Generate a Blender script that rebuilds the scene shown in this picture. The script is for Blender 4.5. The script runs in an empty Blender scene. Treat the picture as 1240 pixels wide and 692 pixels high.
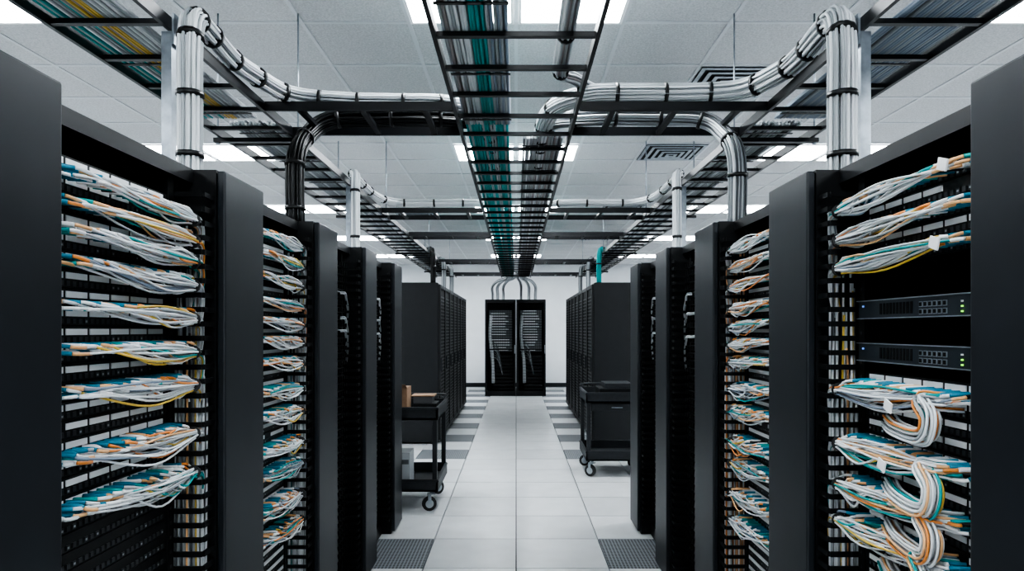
import bpy, math, random
import numpy as np
R = random.Random(7)
CH = 1.57
# ------------------------------------------------------------------ materials
def mat(name, col, rough=0.5, metal=0.0, emit=None, es=0.0, noise=None, bump=0.0, spec=0.5):
    m = bpy.data.materials.new(name); m.use_nodes = True
    nt = m.node_tree; b = nt.nodes['Principled BSDF']
    b.inputs['Base Color'].default_value = (*col, 1)
    b.inputs['Roughness'].default_value = rough
    b.inputs['Metallic'].default_value = metal
    b.inputs['Specular IOR Level'].default_value = spec
    if emit:
        b.inputs['Emission Color'].default_value = (*emit, 1)
        b.inputs['Emission Strength'].default_value = es
    if noise:
        sc, amt = noise
        tc = nt.nodes.new('ShaderNodeTexCoord'); n = nt.nodes.new('ShaderNodeTexNoise')
        n.inputs['Scale'].default_value = sc; n.inputs['Detail'].default_value = 4
        nt.links.new(tc.outputs['Object'], n.inputs['Vector'])
        r = nt.nodes.new('ShaderNodeValToRGB')
        r.color_ramp.elements[0].position = 0.3; r.color_ramp.elements[1].position = 0.7
        r.color_ramp.elements[0].color = (*[c*(1-amt) for c in col], 1)
        r.color_ramp.elements[1].color = (*[min(1, c*(1+amt)) for c in col], 1)
        nt.links.new(n.outputs['Fac'], r.inputs['Fac'])
        nt.links.new(r.outputs['Color'], b.inputs['Base Color'])
        if bump:
            bp = nt.nodes.new('ShaderNodeBump'); bp.inputs['Strength'].default_value = bump
            bp.inputs['Distance'].default_value = 0.003
            nt.links.new(n.outputs['Fac'], bp.inputs['Height']); nt.links.new(bp.outputs['Normal'], b.inputs['Normal'])
    return m
M = {}
M['black'] = mat('black_powdercoat', (0.006, 0.007, 0.008), 0.42, noise=(40, .25), spec=.4)
M['dark'] = mat('deep_black', (0.0025, 0.003, 0.0033), 0.6, spec=.3)
M['door'] = mat('charcoal_door_paint', (0.015, 0.0185, 0.023), 0.40, noise=(9, .12), spec=.45)
M['side'] = mat('rack_side_paint', (0.0085, 0.010, 0.012), 0.42, noise=(9, .15), spec=.4)
M['tray'] = mat('ladder_tray_paint', (0.007, 0.008, 0.010), 0.4, noise=(30, .2), spec=.4)
M['white'] = mat('cable_white', (0.76, 0.79, 0.81), 0.55, spec=.25)
M['grey'] = mat('cable_grey', (0.42, 0.45, 0.47), 0.55, spec=.25)
M['dgrey'] = mat('cable_dark_grey', (0.13, 0.14, 0.15), 0.55, spec=.3)
M['tan'] = mat('cable_taupe', (0.34, 0.31, 0.31), 0.55, spec=.3)
M['teal'] = mat('cable_teal', (0.02, 0.36, 0.36), 0.55, spec=.3)
M['aqua'] = mat('boot_aqua', (0.01, 0.22, 0.34), 0.45)
M['orange'] = mat('cable_orange', (0.80, 0.30, 0.08), 0.45)
M['peach'] = mat('boot_peach', (0.82, 0.48, 0.24), 0.45)
M['yellow'] = mat('cable_yellow', (0.74, 0.52, 0.10), 0.45)
M['cblack'] = mat('cable_black', (0.008, 0.009, 0.010), 0.4)
M['bluegrey'] = mat('cable_bluegrey', (0.26, 0.32, 0.40), 0.5)
M['label'] = mat('paper_label', (0.88, 0.89, 0.90), 0.6)
M['port'] = mat('port_plastic', (0.035, 0.04, 0.045), 0.3)
M['steel'] = mat('galvanised_steel', (0.36, 0.40, 0.44), 0.38, 0.7, noise=(25, .2))
M['wall'] = mat('wall_paint', (0.80, 0.83, 0.85), 0.7, noise=(3, .03))
M['tbar'] = mat('ceiling_tbar', (0.62, 0.64, 0.66), 0.5)
M['ctile'] = mat('ceiling_tile', (0.57, 0.58, 0.59), 0.9, noise=(90, .16), bump=.4)
M['grout'] = mat('floor_gap', (0.02, 0.022, 0.025), 0.8)
M['ftile'] = mat('floor_laminate', (0.75, 0.77, 0.78), 0.28, noise=(5, .05))
M['ftile2'] = mat('floor_laminate_b', (0.68, 0.70, 0.71), 0.28, noise=(5, .05))
M['diff'] = mat('light_diffuser', (0.9, 0.9, 0.9), 0.5, emit=(0.92, 0.965, 1.0), es=13.0)
M['switch'] = mat('switch_front', (0.030, 0.040, 0.050), 0.35, 0.3)
M['led'] = mat('led_green', (0.1, 0.5, 0.05), 0.4, emit=(0.35, 1.0, 0.1), es=.5)
M['ledb'] = mat('led_blue', (0.1, 0.2, 0.6), 0.4, emit=(0.2, 0.4, 1.0), es=.3)
M['card'] = mat('cardboard', (0.36, 0.23, 0.15), 0.8, noise=(20, .1))
M['rubber'] = mat('rubber', (0.015, 0.015, 0.015), 0.6)
M['cart'] = mat('cart_plastic', (0.016, 0.019, 0.023), 0.45, noise=(30, .2))
def perf():
    m = bpy.data.materials.new('perforated_tile'); m.use_nodes = True
    nt = m.node_tree; b = nt.nodes['Principled BSDF']; L = nt.links.new
    tc = nt.nodes.new('ShaderNodeTexCoord')
    mp = nt.nodes.new('ShaderNodeVectorMath'); mp.operation = 'SCALE'; mp.inputs['Scale'].default_value = 1/0.0235
    L(tc.outputs['Object'], mp.inputs[0])
    fr = nt.nodes.new('ShaderNodeVectorMath'); fr.operation = 'FRACTION'; L(mp.outputs[0], fr.inputs[0])
    sb = nt.nodes.new('ShaderNodeVectorMath'); sb.operation = 'SUBTRACT'; sb.inputs[1].default_value = (.5, .5, 0); L(fr.outputs[0], sb.inputs[0])
    ml = nt.nodes.new('ShaderNodeVectorMath'); ml.operation = 'MULTIPLY'; ml.inputs[1].default_value = (1, 1, 0); L(sb.outputs[0], ml.inputs[0])
    ln = nt.nodes.new('ShaderNodeVectorMath'); ln.operation = 'LENGTH'; L(ml.outputs[0], ln.inputs[0])
    gt = nt.nodes.new('ShaderNodeMath'); gt.operation = 'GREATER_THAN'; gt.inputs[1].default_value = .34; L(ln.outputs['Value'], gt.inputs[0])
    mx = nt.nodes.new('ShaderNodeMix'); mx.data_type = 'RGBA'
    mx.inputs['A'].default_value = (.01, .01, .012, 1); mx.inputs['B'].default_value = (.27, .29, .31, 1)
    L(gt.outputs[0], mx.inputs['Factor']); L(mx.outputs['Result'], b.inputs['Base Color'])
    b.inputs['Roughness'].default_value = .5
    return m
M['perf'] = perf()
# ------------------------------------------------------------------ mesh builder
class MB:
    def __init__(s): s.v = []; s.f = []; s.m = []; s.sm = []; s.n = 0
    def box(s, x0, x1, y0, y1, z0, z1, k):
        if x0 > x1: x0, x1 = x1, x0
        if y0 > y1: y0, y1 = y1, y0
        if z0 > z1: z0, z1 = z1, z0
        b = s.n
        s.v += [(x0,y0,z0),(x1,y0,z0),(x1,y1,z0),(x0,y1,z0),(x0,y0,z1),(x1,y0,z1),(x1,y1,z1),(x0,y1,z1)]
        for q in ((0,3,2,1),(4,5,6,7),(0,1,5,4),(1,2,6,5),(2,3,7,6),(3,0,4,7)):
            s.f.append(tuple(b+i for i in q)); s.m.append(k); s.sm.append(False)
        s.n += 8
    def obox(s, c, ax, ay, az, k):
        c = np.array(c, float); ax, ay, az = map(lambda a: np.array(a, float), (ax, ay, az)); b = s.n
        for sz in (-1, 1):
            for sx, sy in ((-1,-1),(1,-1),(1,1),(-1,1)):
                s.v.append(tuple(c+sx*ax+sy*ay+sz*az))
        for q in ((0,3,2,1),(4,5,6,7),(0,1,5,4),(1,2,6,5),(2,3,7,6),(3,0,4,7)):
            s.f.append(tuple(b+i for i in q)); s.m.append(k); s.sm.append(False)
        s.n += 8
    def tube(s, P, r, k, sides=6, caps=True):
        P = np.asarray(P, float); n = len(P)
        T = np.gradient(P, axis=0); T /= (np.linalg.norm(T, axis=1, keepdims=True)+1e-9)
        U = np.zeros_like(P); a = np.array([0,0,1.0]) if abs(T[0][2]) < .9 else np.array([1.0,0,0])
        u = np.cross(T[0], a); u /= np.linalg.norm(u)
        for i in range(n):
            u = u - T[i]*np.dot(u, T[i]); u /= (np.linalg.norm(u)+1e-9); U[i] = u
        V = np.cross(T, U)
        rr = np.full(n, r) if np.isscalar(r) else np.asarray(r)
        b = s.n; ang = np.arange(sides)*2*math.pi/sides
        ring = (P[:,None,:] + rr[:,None,None]*(np.cos(ang)[None,:,None]*U[:,None,:] + np.sin(ang)[None,:,None]*V[:,None,:]))
        s.v += list(map(tuple, ring.reshape(-1,3).tolist()))
        for i in range(n-1):
            for j in range(sides):
                j2 = (j+1) % sides
                s.f.append((b+i*sides+j, b+i*sides+j2, b+(i+1)*sides+j2, b+(i+1)*sides+j)); s.m.append(k); s.sm.append(True)
        if caps:
            s.f.append(tuple(b+j for j in range(sides))[::-1]); s.m.append(k); s.sm.append(False)
            s.f.append(tuple(b+(n-1)*sides+j for j in range(sides))); s.m.append(k); s.sm.append(False)
        s.n += n*sides
    def build(s, name, parent=None, bevel=0):
        me = bpy.data.meshes.new(name); me.from_pydata(s.v, [], s.f)
        used = sorted(set(s.m)); idx = {k: i for i, k in enumerate(used)}
        for k in used: me.materials.append(M[k])
        me.polygons.foreach_set('material_index', [idx[k] for k in s.m])
        me.polygons.foreach_set('use_smooth', s.sm)
        me.update()
        o = bpy.data.objects.new(name, me); bpy.context.scene.collection.objects.link(o)
        if parent: o.parent = parent
        if bevel:
            bm = o.modifiers.new('bevel', 'BEVEL'); bm.width = bevel; bm.segments = 2; bm.limit_method = 'ANGLE'
        return o
def empty(name):
    e = bpy.data.objects.new(name, None); e.empty_display_size = .1
    bpy.context.scene.collection.objects.link(e); return e
def cr(pts, per=6):
    P = [np.array(p, float) for p in pts]; P = [2*P[0]-P[1]] + P + [2*P[-1]-P[-2]]
    out = []
    for i in range(1, len(P)-2):
        a, b, c, d = P[i-1], P[i], P[i+1], P[i+2]
        for t in np.linspace(0, 1, per, endpoint=False):
            out.append(.5*((2*b)+(-a+c)*t+(2*a-5*b+4*c-d)*t*t+(-a+3*b-3*c+d)*t**3))
    out.append(P[-2]); return np.array(out)
def pick(w):
    x = R.random()*sum(w.values())
    for k, v in w.items():
        x -= v
        if x <= 0: return k
    return k
def frames(P):
    T = np.gradient(P, axis=0); T /= (np.linalg.norm(T, axis=1, keepdims=True)+1e-9)
    U = np.zeros_like(P); a = np.array([0,0,1.0]) if abs(T[0][2]) < .9 else np.array([1.0,0,0])
    u = np.cross(T[0], a); u /= np.linalg.norm(u)
    for i in range(len(P)):
        u = u-T[i]*np.dot(u, T[i]); u /= np.linalg.norm(u); U[i] = u
    return T, U, np.cross(T, U)
def bundle(mb, pts, n, rad, r, w, ties=None, per=7, flat=1.0):
    P = cr(pts, per); T, U, V = frames(P)
    L = np.linspace(0, 1, len(P))
    for k in range(n):
        rk = rad*math.sqrt((k+.5)/n); a0 = 2.39996*k
        tw = R.uniform(-.25, .25); ph = R.random()*6
        a = a0 + tw*np.sin(L*5+ph)
        Q = P + U*(rk*np.cos(a))[:,None] + V*(rk*np.sin(a)*flat)[:,None]
        mb.tube(Q, r, pick(w), 6, True)
    if ties:
        d = np.concatenate([[0], np.cumsum(np.linalg.norm(np.diff(P, axis=0), axis=1))])
        t = ties*.5
        while t < d[-1]-.03:
            i = int(np.searchsorted(d, t)); i = min(max(i, 1), len(P)-1)
            f = (t-d[i-1])/(d[i]-d[i-1]+1e-9); c = P[i-1]*(1-f)+P[i]*f; tt = T[i]
            mb.tube([c-tt*.009, c+tt*.009], rad+r*1.15, 'cblack', 12)
            t += ties*R.uniform(.85, 1.2)
def flatrun(mb, x0, x1, ya, yb, z, n, r, w, seg=.45, layers=2, tie=.61):
    N = max(4, int((yb-ya)/seg))
    ys = np.linspace(ya, yb, N)
    for l in range(layers):
        for k in range(n):
            xx = x0+(x1-x0)*(k+.5)/n + R.uniform(-.3, .3)*r
            wob = np.array([R.uniform(-1, 1)*r*.5 for _ in range(N)])
            P = np.stack([xx+wob, ys, np.full(N, z+r+l*r*1.8)+wob*.4], 1)
            mb.tube(P, r, pick(w), 5)
    if tie:
        t = ya+.15
        while t < yb:
            mb.box(x0-.006, x1+.006, t-.009, t+.009, z-.003, z+.0005, 'cblack'); t += tie
# ------------------------------------------------------------------ room
XW, Y0, Y1, ZC = 5.49, -4.2, 18.0, CH+1.75
m = MB(); m.box(-XW, XW, Y0, Y1, -.10, -.03, 'grout')
T = .61; g = .0048
ky0 = -15; ybase = 4.945
for i in range(-9, 9):
    for j in range(ky0, 22):
        x = i*T; y = ybase+j*T
        if y+T > Y1 or y < Y0: continue
        k = 'ftile' if (i*7+j*3) % 5 else 'ftile2'
        if i in (-2, 1) and (j == -1 or (j >= 5 and j % 2 == 1)): k = 'perf'
        m.box(x+g*.8, x+T-g*.8, y+g, y+T-g, -.03, 0, k)
m.build('floor')
m = MB(); m.box(-XW, XW, Y0, Y1, ZC, ZC+.05, 'ctile'); m.build('ceiling')
cb = 3.15
m = MB()
for i in range(-8, 9): m.box(i*T-.011, i*T+.011, Y0, Y1, ZC-.006, ZC, 'tbar')
j = -12
while cb+j*T < Y1:
    y = cb+j*T
    if y > Y0: m.box(-XW, XW, y-.011, y+.011, ZC-.0065, ZC, 'tbar')
    j += 1
m.build('trim_ceiling_grid')
for nm, a in (('wall_left', (-XW-.1, -XW, Y0, Y1)), ('wall_right', (XW, XW+.1, Y0, Y1)), ('wall_back', (-XW-.1, XW+.1, Y1, Y1+.1)), ('wall_rear', (-XW-.1, XW+.1, Y0-.1, Y0))):
    m = MB(); m.box(*a, -.1, ZC+.05, 'wall'); m.build(nm)
m = MB(); m.box(-XW, XW, Y1-.012, Y1, 0, .11, 'door'); m.build('baseboard_back')
m = MB(); m.box(-XW, -XW+.012, Y0, Y1-.012, 0, .11, 'door'); m.build('baseboard_left')
m = MB(); m.box(XW-.012, XW, Y0, Y1-.012, 0, .11, 'door'); m.build('baseboard_right')
for y in (-2.95, .1, 3.15, 6.2, 9.25, 12.3, 15.35):
    for x in (-3.66, -3.05, -.61, 0, 2.44, 3.05):
        m = MB(); z = ZC-.007; w = .018
        m.box(x+.012, x+T-.012, y+.012, y+w+.012, z-.012, z, 'label'); m.box(x+.012, x+T-.012, y+T-w-.012, y+T-.012, z-.012, z, 'label')
        m.box(x+.012, x+w+.012, y+w+.012, y+T-w-.012, z-.012, z, 'label'); m.box(x+T-w-.012, x+T-.012, y+w+.012, y+T-w-.012, z-.012, z, 'label')
        m.box(x+w+.012, x+T-w-.012, y+w+.012, y+T-w-.012, z-.008, z, 'diff')
        m.build('ceiling_light_panel')
for (x, y) in ((1.22, 4.37), (1.22, 6.2), (1.22, 9.25), (-1.83, 9.86), (1.22, 12.3)):
    m = MB(); z = ZC-.008
    m.box(x+.015, x+T-.015, y+.015, y+T-.015, z-.001, z, 'dark')
    for q in range(5):
        o = .02+q*.058; wd = .028; zz = z-.004-.006*q
        a, b_, c, d = x+o, x+T-o, y+o, y+T-o
        if b_-a < wd*2: break
        m.box(a, b_, c, c+wd, zz-.004, zz, 'steel'); m.box(a, b_, d-wd, d, zz-.004, zz, 'steel')
        m.box(a, a+wd, c+wd, d-wd, zz-.004, zz, 'steel'); m.box(b_-wd, b_, c+wd, d-wd, zz-.004, zz, 'steel')
    m.build('air_diffuser')
# ------------------------------------------------------------------ racks
HT = CH+.51
def cable_row(m, s, y0, y1, ye, h, n, droop, W=None, r=.0032):
    z = CH+h
    W = W or {'white': 62, 'grey': 14, 'peach': 6, 'orange': 6, 'teal': 7, 'yellow': 4, 'bluegrey': 4}
    for i in range(n):
        p = y0+(y1-y0)*(i+.5)/n + R.uniform(-.005, .005)
        up = .020 if i % 2 else .004
        a = R.random()*6.28; q = .017*math.sqrt(R.random())
        ox, oz = q*math.cos(a), q*math.sin(a)
        out = R.uniform(.03, .055); dz = R.uniform(0, 1.1)*droop
        d1 = R.uniform(.06, .11)
        pts = [(s*1.052, p, z+up), (s*(1.052-out*.8), p+.012, z+up-.002), (s*(1.040-out), p+d1*.6, z+up*.7-dz*.35)]
        mid = p+(ye-.07-p)*.55
        if ye-.07-p > .14: pts.append((s*(.988+ox*1.2), mid, z-.006-dz*.9+oz*1.9))
        pts += [(s*(.988+ox), max(ye-.07, p+.08), z-.014+oz-dz*.1), (s*(.990+ox*.8), ye-.015, z-.026+oz), (s*(1.0+ox*.7), ye+.008+oz*.3, z-.075+ox), (s*(1.015+ox*.7), ye+.008+oz*.3, z-.15+ox)]
        P = cr(pts, 5)
        c = pick(W); boot = pick({'aqua': 52, 'teal': 16, 'label': 18, 'peach': 10, 'cblack': 4}); b2 = pick({'peach': 22, 'orange': 12, 'label': 40, c: 26})
        m.tube(P[0:8], .0055, boot, 6); m.tube(P[7:11], .0045, b2, 6); m.tube(P[10:], r, c, 5, False)
    yt = ye-.06
    m.tube([(s*.988, yt-.005, z-.014), (s*.99, yt+.005, z-.016)], .0225, 'cblack', 12)
def cloop(m, s, yc, h, n, rad):
    z = CH+h
    pts = [(s*1.05, yc-.05, z+.01), (s*1.0, yc-.03, z+.012), (s*.985, yc+.02-rad*.4, z+.01), (s*.975, yc-rad, z-rad*.5), (s*.975, yc-rad*.8, z-rad*1.4), (s*.985, yc+.02, z-rad*1.75), (s*1.0, yc+.13, z-rad*1.7), (s*1.03, yc+.22, z-rad*1.5)]
    bundle(m, pts, n, .024, .0033, {'white': 52, 'grey': 16, 'peach': 10, 'orange': 8, 'teal': 9, 'yellow': 5}, None, 6)
def rack(s, ya, yb, rows, seed=1, n=26, switches=(), loops=(), slats=False, vb=None, skip=(), lab_to=-2):
    R.seed(seed)
    e = empty('network_rack')
    f = MB(); yd = yb-.33; pa, pb = ya+.085, yd-.115
    yA = ya+.003
    f.box(s*1.03, s*1.65, yA, yd-.002, HT-.045, HT, 'side')
    f.box(s*1.03, s*1.65, yA, yd-.002, 0.0, .09, 'black')
    f.box(s*1.60, s*1.65, yA, yd-.002, .09, HT-.045, 'dark')
    f.box(s*1.03, s*1.60, yA, yA+.012, .09, HT-.045, 'black')
    for y in (pa-.035, pb):
        f.box(s*1.052, s*1.12, y, y+.035, .09, HT-.045, 'black')
        for u in range(42):
            f.box(s*1.0505, s*1.052, y+.012, y+.022, .13+u*.0445, .139+u*.0445, 'port')
    y = pb+.037
    for u in range(43):
        z = .11+u*.0445
        f.box(s*.962, s*.970, y+.010, yd-.004, z, z+.016, 'black')
        f.box(s*.970, s*1.09, y+.004, y+.010, z, z+.016, 'black')
    f.box(s*1.09, s*1.098, y, yd-.003, .09, HT-.045, 'dark')
    f.box(s*.958, s*1.65, yd, yb-.002, 0.0, HT, 'black')
    f.build('frame', e)
    d = MB(); d.box(s*.93, s*.957, yd+.002, yb-.004, .02, HT-.003, 'door'); d.build('manager_door', e, .006)
    p = MB(); u = 0; z = .2
    while z < HT-.11:
        sk = any(a-.02 < z-CH < b for a, b in skip)
        if not sk:
            if slats:
                p.box(s*1.035, s*1.07, pa, pb, z, z+.030, 'black')
                for q in range(9):
                    yy = pa+.02+q*(pb-pa-.04)/8
                    p.box(s*1.015, s*1.035, yy, yy+.006, z+.004, z+.026, 'black')
            else:
                p.box(s*1.056, s*1.075, pa, pb, z, z+.042, 'black')
                nn = 24
                for q in range(nn):
                    yy = pa+.015+q*(pb-pa-.03)/nn
                    p.box(s*1.0535, s*1.056, yy+.002, yy+.014, z+.004, z+.016, 'port')
                    if R.random() < .25: p.box(s*1.053, s*1.0535, yy+.005, yy+.011, z+.007, z+.012, 'grey')
                if z-CH > lab_to:
                    for q in range(6):
                        yy = pa+.016+q*(pb-pa-.03)/6
                        if R.random() < .95: p.box(s*1.0535, s*1.056, yy, yy+.076, z+.021, z+.036, 'label')
        z += .0445; u += 1
    p.build('patch_panels', e)
    if slats:
        c = MB()
        for q in range(3):
            zz = CH+.22-q*.13+R.uniform(-.03, .03)
            bundle(c, [(s*1.05, pb-.19, zz+.01), (s*1.02, pb-.14, zz), (s*1.01, pb-.07, zz), (s*1.02, pb-.01, zz-.03), (s*1.03, yd-.05, zz-.09), (s*1.04, yd-.045, zz-.2)], 3, .008, .0036, {'grey': 60, 'white': 40}, None)
        c.build('patch_cables', e)
    if rows:
        c = MB()
        for h in rows:
            hh, dr = (h if isinstance(h, tuple) else (h, .012))
            cable_row(c, s, pa+.01, pb-.02, yd-.03, hh, n, dr)
        for (yc, h, rad) in loops: cloop(c, s, yc, h, 18, rad)
        if loops:
            for (yy, hh) in ((1.50, .375), (1.53, .20), (1.72, -.20), (1.47, -.60), (1.75, -.36)):
                c.obox((s*.968, yy, CH+hh), (.002*s, 0, 0), (0, .016, .006), (0, -.004, .013), 'label')
        c.build('patch_cables', e)
    if vb:
        c = MB(); w, z0, z1, nv = vb
        for k in range(nv):
            yy = pb+.054+(yd-pb-.068)*R.random(); xx = .982+.09*R.random()
            P = cr([(s*xx, yy, z0), (s*(xx+R.uniform(-.006, .006)), yy+R.uniform(-.006, .006), z0+(z1-z0)*.3), (s*(xx+R.uniform(-.006, .006)), yy+R.uniform(-.006, .006), z0+(z1-z0)*.7), (s*xx, yy, z1-R.random()**1.3*1.3)], 5)
            c.tube(P, .0036, pick(w), 5, False)
        c.build('vertical_cables', e)
    for (z0, z1) in switches:
        c = MB(); z0 += CH; z1 += CH
        c.box(s*1.035, s*1.40, pa-.01, pb+.0, z0, z1, 'switch')
        c.box(s*1.032, s*1.035, pa-.02, pb+.01, z0, z0+.003, 'steel'); c.box(s*1.032, s*1.035, pa-.02, pb+.01, z1-.003, z1, 'steel')
        for q in range(2):
            for t in range(6):
                yy = pa+.14+t*.019
                c.box(s*1.0325, s*1.035, yy, yy+.014, z0+.008+q*.019, z0+.022+q*.019, 'steel')
                c.box(s*1.0315, s*1.0325, yy+.002, yy+.012, z0+.010+q*.019, z0+.020+q*.019, 'dark')
        for q in range(3):
            c.box(s*1.031, s*1.035, pa+.083, pa+.087, z0+.010+q*.012, z0+.014+q*.012, 'led' if q < 2 else 'label')
        c.box(s*1.032, s*1.035, pb-.03, pb-.024, z1-.02, z1-.015, 'ledb')
        for q in range(10): c.box(s*1.0335, s*1.035, pa+.28+q*.016, pa+.29+q*.016, z0+.012, z1-.012, 'dark')
        c.build('network_switch_unit', e)
    return e
E = [.30, 1.36, 2.44, 3.45, 4.42, 5.39]
VW = {'white': 54, 'grey': 26, 'dgrey': 10, 'peach': 4, 'yellow': 3, 'teal': 3}
VWO = {'white': 34, 'grey': 16, 'dgrey': 8, 'peach': 20, 'orange': 22}
rack(-1, E[0], E[1], [], 1); rack(1, E[0], E[1], [], 2)
rack(-1, E[1], E[2], [.35, .285, .22, .148, .045, (-.056, .014), (-.155, .022), (-.305, .04), (-.425, .04)], 3, n=34, vb=(VW, .1, CH+.33, 46), lab_to=-.48)
rack(1, E[1], E[2], [.375, .285, .20, (-.17, .022), (-.335, .03), (-.46, .03), (-.57, .03)], 4, n=34,
     switches=((.03, .085), (-.095, -.04)), loops=((1.60, -.185, .045), (1.60, -.345, .055), (1.60, -.465, .05), (1.62, -.57, .05)), vb=(VW, .1, CH+.33, 46), skip=((-.13, .15),))
rr = [.385, .30, .21, .11, .03, -.05, (-.14, .015), (-.26, .03), (-.36, .03), (-.50, .035), (-.60, .035), (-.74, .04), (-.86, .04)]
rack(-1, E[2], E[3], rr, 5, n=26, vb=(VW, .1, CH+.36, 40))
rack(1, E[2], E[3], [x if isinstance(x, tuple) else x-.01 for x in rr], 6, n=26, vb=(VWO, .1, CH+.36, 44))
rack(-1, E[3], E[4], [], 7, slats=True); rack(1, E[3], E[4], [], 8, slats=True)
rack(-1, E[4], E[5], [], 9, slats=True); rack(1, E[4], E[5], [], 10, slats=True)
# ------------------------------------------------------------------ server cabinets (aisle rows)
def cabinet(s, ya, yb, X=1.03, H=2.2, D=1.08):
    e = empty('server_cabinet'); m = MB()
    m.box(s*(X+.03), s*(X+D), ya+.002, yb-.002, .03, H, 'side')
    for yy in (ya+.04, yb-.09):
        for xx in (X+.08, X+D-.13): m.box(s*xx, s*(xx+.05), yy, yy+.05, 0, .03, 'rubber')
    m.box(s*(X+.05), s*(X+D-.05), ya+.05, yb-.05, H, H+.012, 'black')
    m.build('body', e, .004)
    d = MB(); w = .045
    a, b = ya+.012, yb-.012
    d.box(s*X, s*(X+.028), a, a+w, .06, H-.02, 'black'); d.box(s*X, s*(X+.028), b-w, b, .06, H-.02, 'black')
    d.box(s*X, s*(X+.028), a+w, b-w, .06, .06+w, 'black'); d.box(s*X, s*(X+.028), a+w, b-w, H-.02-w, H-.02, 'black')
    d.box(s*(X+.016), s*(X+.022), a+w, b-w, .06+w, H-.02-w, 'dark')
    for q in range(40):
        z = .12+q*(H-.26)/40; d.box(s*(X+.012), s*(X+.016), a+w, b-w, z, z+.018, 'black')
    d.box(s*(X-.018), s*X, a+.012, a+.03, 1.0, 1.18, 'door')
    d.build('mesh_door', e)
y = 9.0
while y < 13.6:
    cabinet(-1, y, y+.66); cabinet(1, y, y+.66); y += .665
def backcab(x0, x1, y0=15.5, H=2.27):
    e = empty('server_cabinet'); m = MB(); y1 = y0+1.0
    m.box(x0+.003, x0+.03, y0+.03, y1, 0.0, H, 'side'); m.box(x1-.03, x1-.003, y0+.03, y1, 0.0, H, 'side')
    m.box(x0+.03, x1-.03, y0+.03, y1, H-.04, H, 'side'); m.box(x0+.03, x1-.03, y0+.03, y1, 0, .06, 'side'); m.box(x0+.03, x1-.03, y1-.03, y1, .06, H-.04, 'dark')
    m.build('body', e)
    d = MB(); w = .05
    for a, b in ((x0+.008, x0+w), (x1-w, x1-.008)): d.box(a, b, y0, y0+.028, .05, H-.01, 'black')
    for a, b in ((.05, .12), (H-.08, H-.01), (1.08, 1.11)): d.box(x0+w, x1-w, y0, y0+.028, a, b, 'black')
    for q in range(30): d.box(x0+w, x1-w, y0+.012, y0+.016, .12+q*.069, .125+q*.069, 'black')
    for q in range(12):
        xx = x0+w+q*(x1-x0-2*w)/12; d.box(xx, xx+.005, y0+.008, y0+.012, .12, H-.08, 'black')
    d.box(x1-.04, x1-.02, y0-.02, y0, 1.0, 1.2, 'steel')
    d.build('mesh_door', e)
    c = MB()
    for q in range(16):
        z = H-.25-q*.062
        c.box(x0+.09, x1-.09, y0+.12, y0+.5, z-.045, z, 'dgrey')
        if R.random() < .8: c.box(x0+.1+R.random()*.1, x1-.12-R.random()*.15, y0+.112, y0+.12, z-.024, z-.008, 'label')
    for q in range(10):
        z = .95-q*.085; c.box(x0+.2, x1-.08, y0+.14, y0+.5, z-.05, z, 'black')
    c.build('server_units', e)
    c = MB()
    bundle(c, [(x0+.14, y0+.10, 1.9), (x0+.12, y0+.09, 1.4), (x0+.18, y0+.09, .9), (x0+.2, y0+.1, .3)], 12, .035, .008, {'white': 50, 'grey': 50}, None)
    for q in range(7):
        bundle(c, [(x0+.12, y0+.09, 1.3-q*.06), (x0+.3, y0+.07, 1.15-q*.05), (x0+.42, y0+.09, .5)], 2, .01, .007, {'grey': 50, 'dgrey': 50}, None)
    c.build('cables', e)
backcab(-.735, -.003); backcab(.0, .70)
# ------------------------------------------------------------------ ladder trays
ZT = CH+1.06
def tray(name, a, b, c, d, along, z=ZT, step=.305, phase=.15, dark='tray'):
    m = MB(); h = .045; t = .016
    if along == 'y':
        m.box(a, a+t, c, d, z, z+h, dark); m.box(b-t, b, c, d, z, z+h, dark)
        y = c+phase
        while y < d-.03: m.box(a+t, b-t, y, y+.024, z+.004, z+.022, dark); y += step
    else:
        m.box(a, b, c, c+t, z, z+h, dark); m.box(a, b, d-t, d, z, z+h, dark)
        x = a+phase
        while x < b-.03: m.box(x, x+.028, c+t, d-t, z+.002, z+.022, dark); x += step
    return m.build(name)
tray('cable_ladder_tray', -.305, .305, -.5, 13.6, 'y')
for s in (-1, 1):
    a, b = sorted((s*1.22, s*1.64))
    tray('cable_ladder_tray', a, b, -.6, 13.6, 'y')
    for y0, y1 in ((3.20, 3.62), (6.0, 6.4), (7.5, 7.8), (10.4, 10.8), (12.8, 13.2)):
        a, b = sorted((s*.307, s*1.218))
        tray('cable_ladder_tray', a, b, y0, y1, 'x')
for s in (-1, 1):
    for y in (.8, 3.66, 6.14, 9.15, 12.0):
        m = MB()
        for X in (1.208, 1.652):
            m.tube([(s*X, y, ZT-.035), (s*X, y, ZC-.001)], .005, 'steel', 8)
            m.tube([(s*X, y, ZT-.034), (s*X, y, ZT-.026)], .012, 'steel', 6)
        m.box(s*1.19, s*1.67, y-.018, y+.018, ZT-.025, ZT-.002, 'tray')
        m.build('threaded_rod_hanger')
    for y in (2.36, 4.9):
        m = MB(); X = 1.222
        m.box(s*(X), s*(X+.036), y-.018, y-.014, HT+.006, ZT-.002, 'steel')
        m.box(s*(X), s*(X+.004), y-.014, y+.018, HT+.006, ZT-.002, 'steel'); m.box(s*(X+.032), s*(X+.036), y-.014, y+.018, HT+.006, ZT-.002, 'steel')
        m.box(s*(X-.02), s*(X+.06), y-.03, y+.03, HT, HT+.006, 'steel')
        m.box(s*(X-.012), s*(X-.004), y-.024, y+.024, ZT-.05, ZT+.06, 'steel')
        m.build('strut_post')
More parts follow.
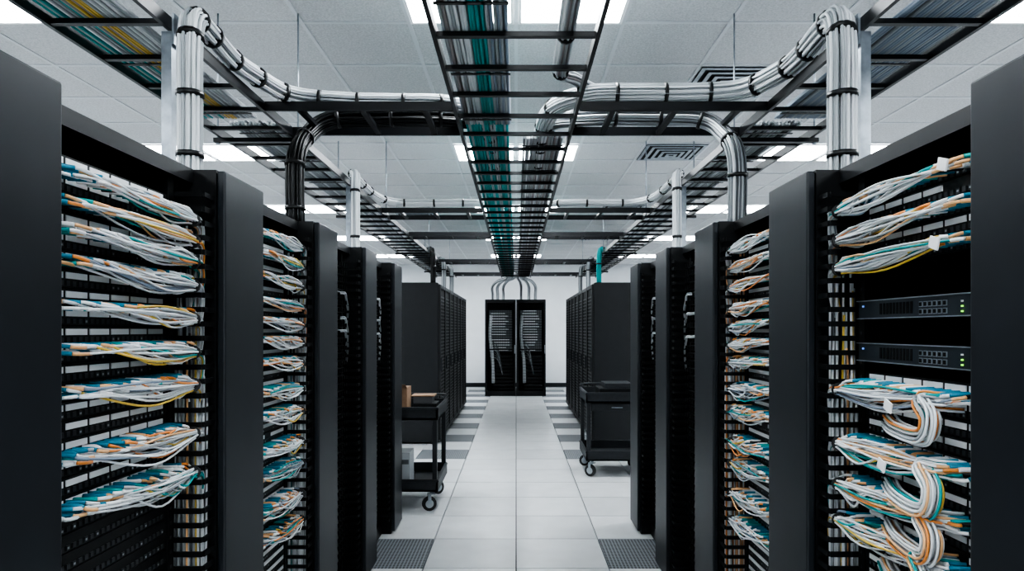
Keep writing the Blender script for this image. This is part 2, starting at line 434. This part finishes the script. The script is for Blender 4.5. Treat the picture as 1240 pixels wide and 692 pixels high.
# ------------------------------------------------------------------ overhead cables
R.seed(21)
WT = {'teal': 62, 'grey': 12, 'white': 22}
WG = {'tan': 36, 'grey': 40, 'white': 16, 'dgrey': 8}
zt = ZT+.023
m = MB()
flatrun(m, -.27, -.17, -.4, 3.5, zt, 7, .0068, {'tan': 15, 'grey': 50, 'white': 30}, .5, 3)
flatrun(m, -.17, -.11, -.4, 3.5, zt, 4, .0068, {'teal': 100}, .5, 3)
flatrun(m, -.11, -.03, -.4, 3.5, zt, 6, .0068, {'bluegrey': 25, 'grey': 50, 'white': 15}, .5, 3)
flatrun(m, -.27, -.04, 3.5, 13.5, zt, 16, .0068, WT, .8, 3)
m.build('overhead_cable_bundle')
m = MB(); flatrun(m, .04, .27, 3.75, 13.5, zt, 16, .0068, WG, .8, 3); m.build('overhead_cable_bundle')
WW = {'white': 62, 'grey': 38}
zc = ZT+.023+.045
zr = ZT+.045+.052
m = MB()
bundle(m, [(.19, -.4, zc-.01), (.19, 1.5, zc-.01), (.19, 2.6, zc-.01), (.20, 2.95, zc+.02), (.28, 3.20, zr+.06), (.45, 3.32, zr+.03), (.9, 3.34, zr-.01)], 18, .03, .0058, WG, .5)
m.build('overhead_cable_bundle')
for s, n, rad in ((-1, 36, .040), (1, 46, .046)):
    m = MB(); zz = ZT+.047+rad+.006
    bundle(m, [(s*1.145, 2.32, HT+.002), (s*1.145, 2.32, ZT-.25), (s*1.147, 2.325, ZT-.06), (s*1.165, 2.39, ZT+.06), (s*1.20, 2.55, zz+.01), (s*1.21, 2.8, zz), (s*1.19, 2.98, zz)] + ([(s*1.09, 3.19, zz), (s*.85, 3.245, zz), (s*.6, 3.25, zz), (s*.36, 3.27, zz), (s*.2, 3.42, zz-.01), (s*.15, 3.75, zc), (s*.15, 4.6, zc)] if s > 0 else
           [(s*1.10, 3.22, zz-.01), (s*.85, 3.28, zz-.02), (s*.6, 3.30, zz-.02), (s*.36, 3.32, zz-.02), (s*.2, 3.46, zz-.02), (s*.15, 3.75, zc), (s*.15, 4.6, zc)]), n, rad, .0056, WW, .2)
    m.build('overhead_cable_bundle')
m = MB()
bundle(m, [(-.15, 4.1, zc+.03), (-.19, 3.75, zc+.04), (-.4, 3.52, zc), (-.75, 3.52, zc), (-.98, 3.52, zc-.01), (-1.08, 3.46, ZT-.03), (-1.10, 3.30, ZT-.2), (-1.10, 3.29, HT+.002)], 34, .044, .0066, {'cblack': 90, 'dgrey': 6}, .25)
m.build('overhead_cable_bundle')
m = MB()
bundle(m, [(.15, 4.1, zc+.03), (.19, 3.75, zc+.04), (.4, 3.52, zc), (.75, 3.52, zc), (.98, 3.52, zc-.01), (1.08, 3.46, ZT-.03), (1.10, 3.30, ZT-.2), (1.10, 3.29, HT+.002)], 40, .044, .0056, {'grey': 50, 'white': 25, 'dgrey': 25}, .25)
m.build('overhead_cable_bundle')
for s in (-1, 1):
    m = MB(); a, b = sorted((s*1.33, s*1.60))
    if s < 0:
        flatrun(m, -1.60, -1.50, -.5, 3.4, zt, 7, .0066, {'grey': 40, 'teal': 40, 'white': 20}, .5, 2)
        flatrun(m, -1.50, -1.42, -.5, 3.4, zt, 6, .0066, {'yellow': 30, 'grey': 50, 'tan': 30}, .5, 2)
        flatrun(m, -1.42, -1.33, -.5, 3.4, zt, 6, .0066, {'grey': 60, 'white': 40}, .5, 2)
    else:
        flatrun(m, a, b, -.5, 3.4, zt, 20, .0066, {'bluegrey': 60, 'grey': 30, 'dgrey': 10}, .5, 2)
    a, b = sorted((s*1.25, s*1.52))
    flatrun(m, a, b, 3.5, 13.4, zt, 14, .0068, {'grey': 50, 'white': 25, 'dgrey': 25}, .9, 2)
    m.build('overhead_cable_bundle')
    m = MB()
    bundle(m, [(s*1.15, 4.72, HT+.002), (s*1.15, 4.72, ZT-.1), (s*1.16, 4.77, ZT+.05), (s*1.22, 4.95, zr+.0), (s*1.22, 5.3, zr-.005), (s*1.20, 5.75, zr-.005), (s*1.08, 6.02, zr), (s*.8, 6.05, zr), (s*.35, 6.08, zr), (s*.17, 6.4, zc+.01), (s*.15, 7.2, zc)], 26, .030, .006, WW, .3)
    m.build('overhead_cable_bundle')
    m = MB()
    k = {'cblack': 90, 'dgrey': 10} if s < 0 else {'teal': 100}
    for yy in (9.25, 10.6, 11.9):
        bundle(m, [(s*1.30, yy+.9, zc), (s*1.30, yy+.3, zc), (s*1.19, yy+.06, ZT+.06), (s*1.16, yy, ZT-.1), (s*1.16, yy, 2.215)], 22, .034, .0068, k, .3)
        k = {'grey': 60, 'dgrey': 40}
    m.build('overhead_cable_bundle')
m = MB()
for i, x in enumerate((-.56, -.44, -.30, .12, .30, .46)):
    x1 = -.20+i*.08
    bundle(m, [(x1, 13.3, zc), (x1, 14.4, zc-.01), ((x1*.4+x*.6), 15.2, zc-.02), (x, 15.62, zc-.12), (x, 15.72, zc-.3), (x, 15.72, 2.272)], 10, .028, .010, {'grey': 70, 'dgrey': 30}, None)
m.build('overhead_cable_bundle')
# ------------------------------------------------------------------ carts
def caster(m, x, y, ang):
    ax = np.array([math.cos(ang), math.sin(ang), 0]); fw = np.array([-math.sin(ang), math.cos(ang), 0])
    c = np.array([x, y, .062]) + fw*.022
    m.tube([(x, y, .150), (x, y, .175)], .016, 'steel', 10)
    m.obox((x, y, .146), ax*.026, fw*.028, (0, 0, .004), 'steel')
    for q in (-1, 1): m.obox(c+ax*q*.021+np.array([0, 0, .042]), ax*.002, fw*.014, (0, 0, .045), 'steel')
    m.tube([c-ax*.016, c+ax*.016], .062, 'rubber', 20)
    m.tube([c-ax*.0175, c+ax*.0175], .036, 'grey', 16)
def cart(name, x0, x1, y0, y1, H, drawer):
    e = empty(name); m = MB()
    def shelf(z, dp):
        m.box(x0, x1, y0, y1, z-dp, z-dp+.02, 'cart')
        m.box(x0, x1, y0, y0+.02, z-dp, z, 'cart'); m.box(x0, x1, y1-.02, y1, z-dp, z, 'cart')
        m.box(x0, x0+.02, y0, y1, z-dp, z, 'cart'); m.box(x1-.02, x1, y0, y1, z-dp, z, 'cart')
        m.box(x0-.006, x1+.006, y0-.006, y0, z-.02, z-.008, 'door'); m.box(x0-.006, x0, y0, y1, z-.02, z-.008, 'door'); m.box(x1, x1+.006, y0, y1, z-.02, z-.008, 'door')
    shelf(H, .11); shelf(.28, .105)
    for x in (x0+.01, x1-.05):
        for y in (y0+.01, y1-.06):
            m.box(x, x+.04, y, y+.05, .2, H-.1, 'cart')
    if drawer:
        m.box(x0+.055, x1-.055, y0+.03, y1-.07, H-.20, H-.112, 'side')
        m.box(x0+.06, x1-.06, y0+.02, y0+.03, H-.195, H-.125, 'cart')
        m.box(x0+.27, x1-.27, y0+.01, y0+.02, H-.165, H-.157, 'steel')
    m.build('body', e, .003)
    h = MB(); yy = y1+.06
    h.tube(cr([(x0+.05, y1-.02, H-.04), (x0+.05, yy-.01, H+.0), (x0+.06, yy, H+.03), (x1-.06, yy, H+.03), (x1-.05, yy-.01, H), (x1-.05, y1-.02, H-.04)], 5), .014, 'cart', 10)
    h.build('handle', e)
    c = MB(); a = .9
    for x in (x0+.07, x1-.06):
        for y in (y0+.06, y1-.10): caster(c, x, y, a); a += .5
    c.build('casters', e)
    return e
cart('utility_cart', -1.32, -.67, 5.66, 6.42, .90, False)
cart('utility_cart', .74, 1.40, 6.98, 7.70, .90, True)
m = MB(); m.box(-1.15, -.95, 5.75, 5.98, .811, 1.06, 'card'); m.box(-1.15, -1.05, 5.74, 5.75, 1.0, 1.06, 'card')
m.obox((-1.05, 5.71, 1.075), (.1, 0, 0), (0, .05, -.02), (0, .001, .002), 'card'); m.build('cardboard_box', None, .003)
m = MB(); m.box(-.93, -.72, 5.95, 6.2, .811, .90, 'cart'); m.box(-.93, -.76, 5.97, 6.15, .90, .96, 'dgrey'); m.box(-.95, -.74, 5.96, 6.16, .96, .972, 'card'); m.build('tool_case', None, .004)
m = MB(); m.box(-1.2, -.92, 5.72, 5.95, .196, .50, 'grey'); m.box(-1.19, -.93, 5.715, 5.72, .40, .44, 'dgrey'); m.build('equipment_box', None, .005)
m = MB(); m.box(.90, 1.34, 7.1, 7.5, .811, .93, 'black'); m.box(.96, 1.26, 7.12, 7.48, .93, .985, 'cart'); m.box(.93, 1.3, 7.095, 7.10, .84, .87, 'dgrey'); m.build('server_chassis', None, .004)
# ------------------------------------------------------------------ camera / world / view
cam = bpy.data.cameras.new('camera'); co = bpy.data.objects.new('camera', cam); bpy.context.scene.collection.objects.link(co)
co.location = (0, 0, CH); co.rotation_euler = (math.pi/2, 0, 0)
cam.sensor_width = 36; cam.lens = 36*800/1240; cam.shift_x = -5/1240; cam.shift_y = 53/1240; cam.clip_start = .05
bpy.context.scene.camera = co
w = bpy.data.worlds.new('world'); bpy.context.scene.world = w; w.use_nodes = True
w.node_tree.nodes['Background'].inputs[0].default_value = (.8, .9, 1, 1); w.node_tree.nodes['Background'].inputs[1].default_value = .3
vs = bpy.context.scene.view_settings
vs.view_transform = 'AgX'; vs.look = 'AgX - High Contrast'; vs.exposure = 1.3
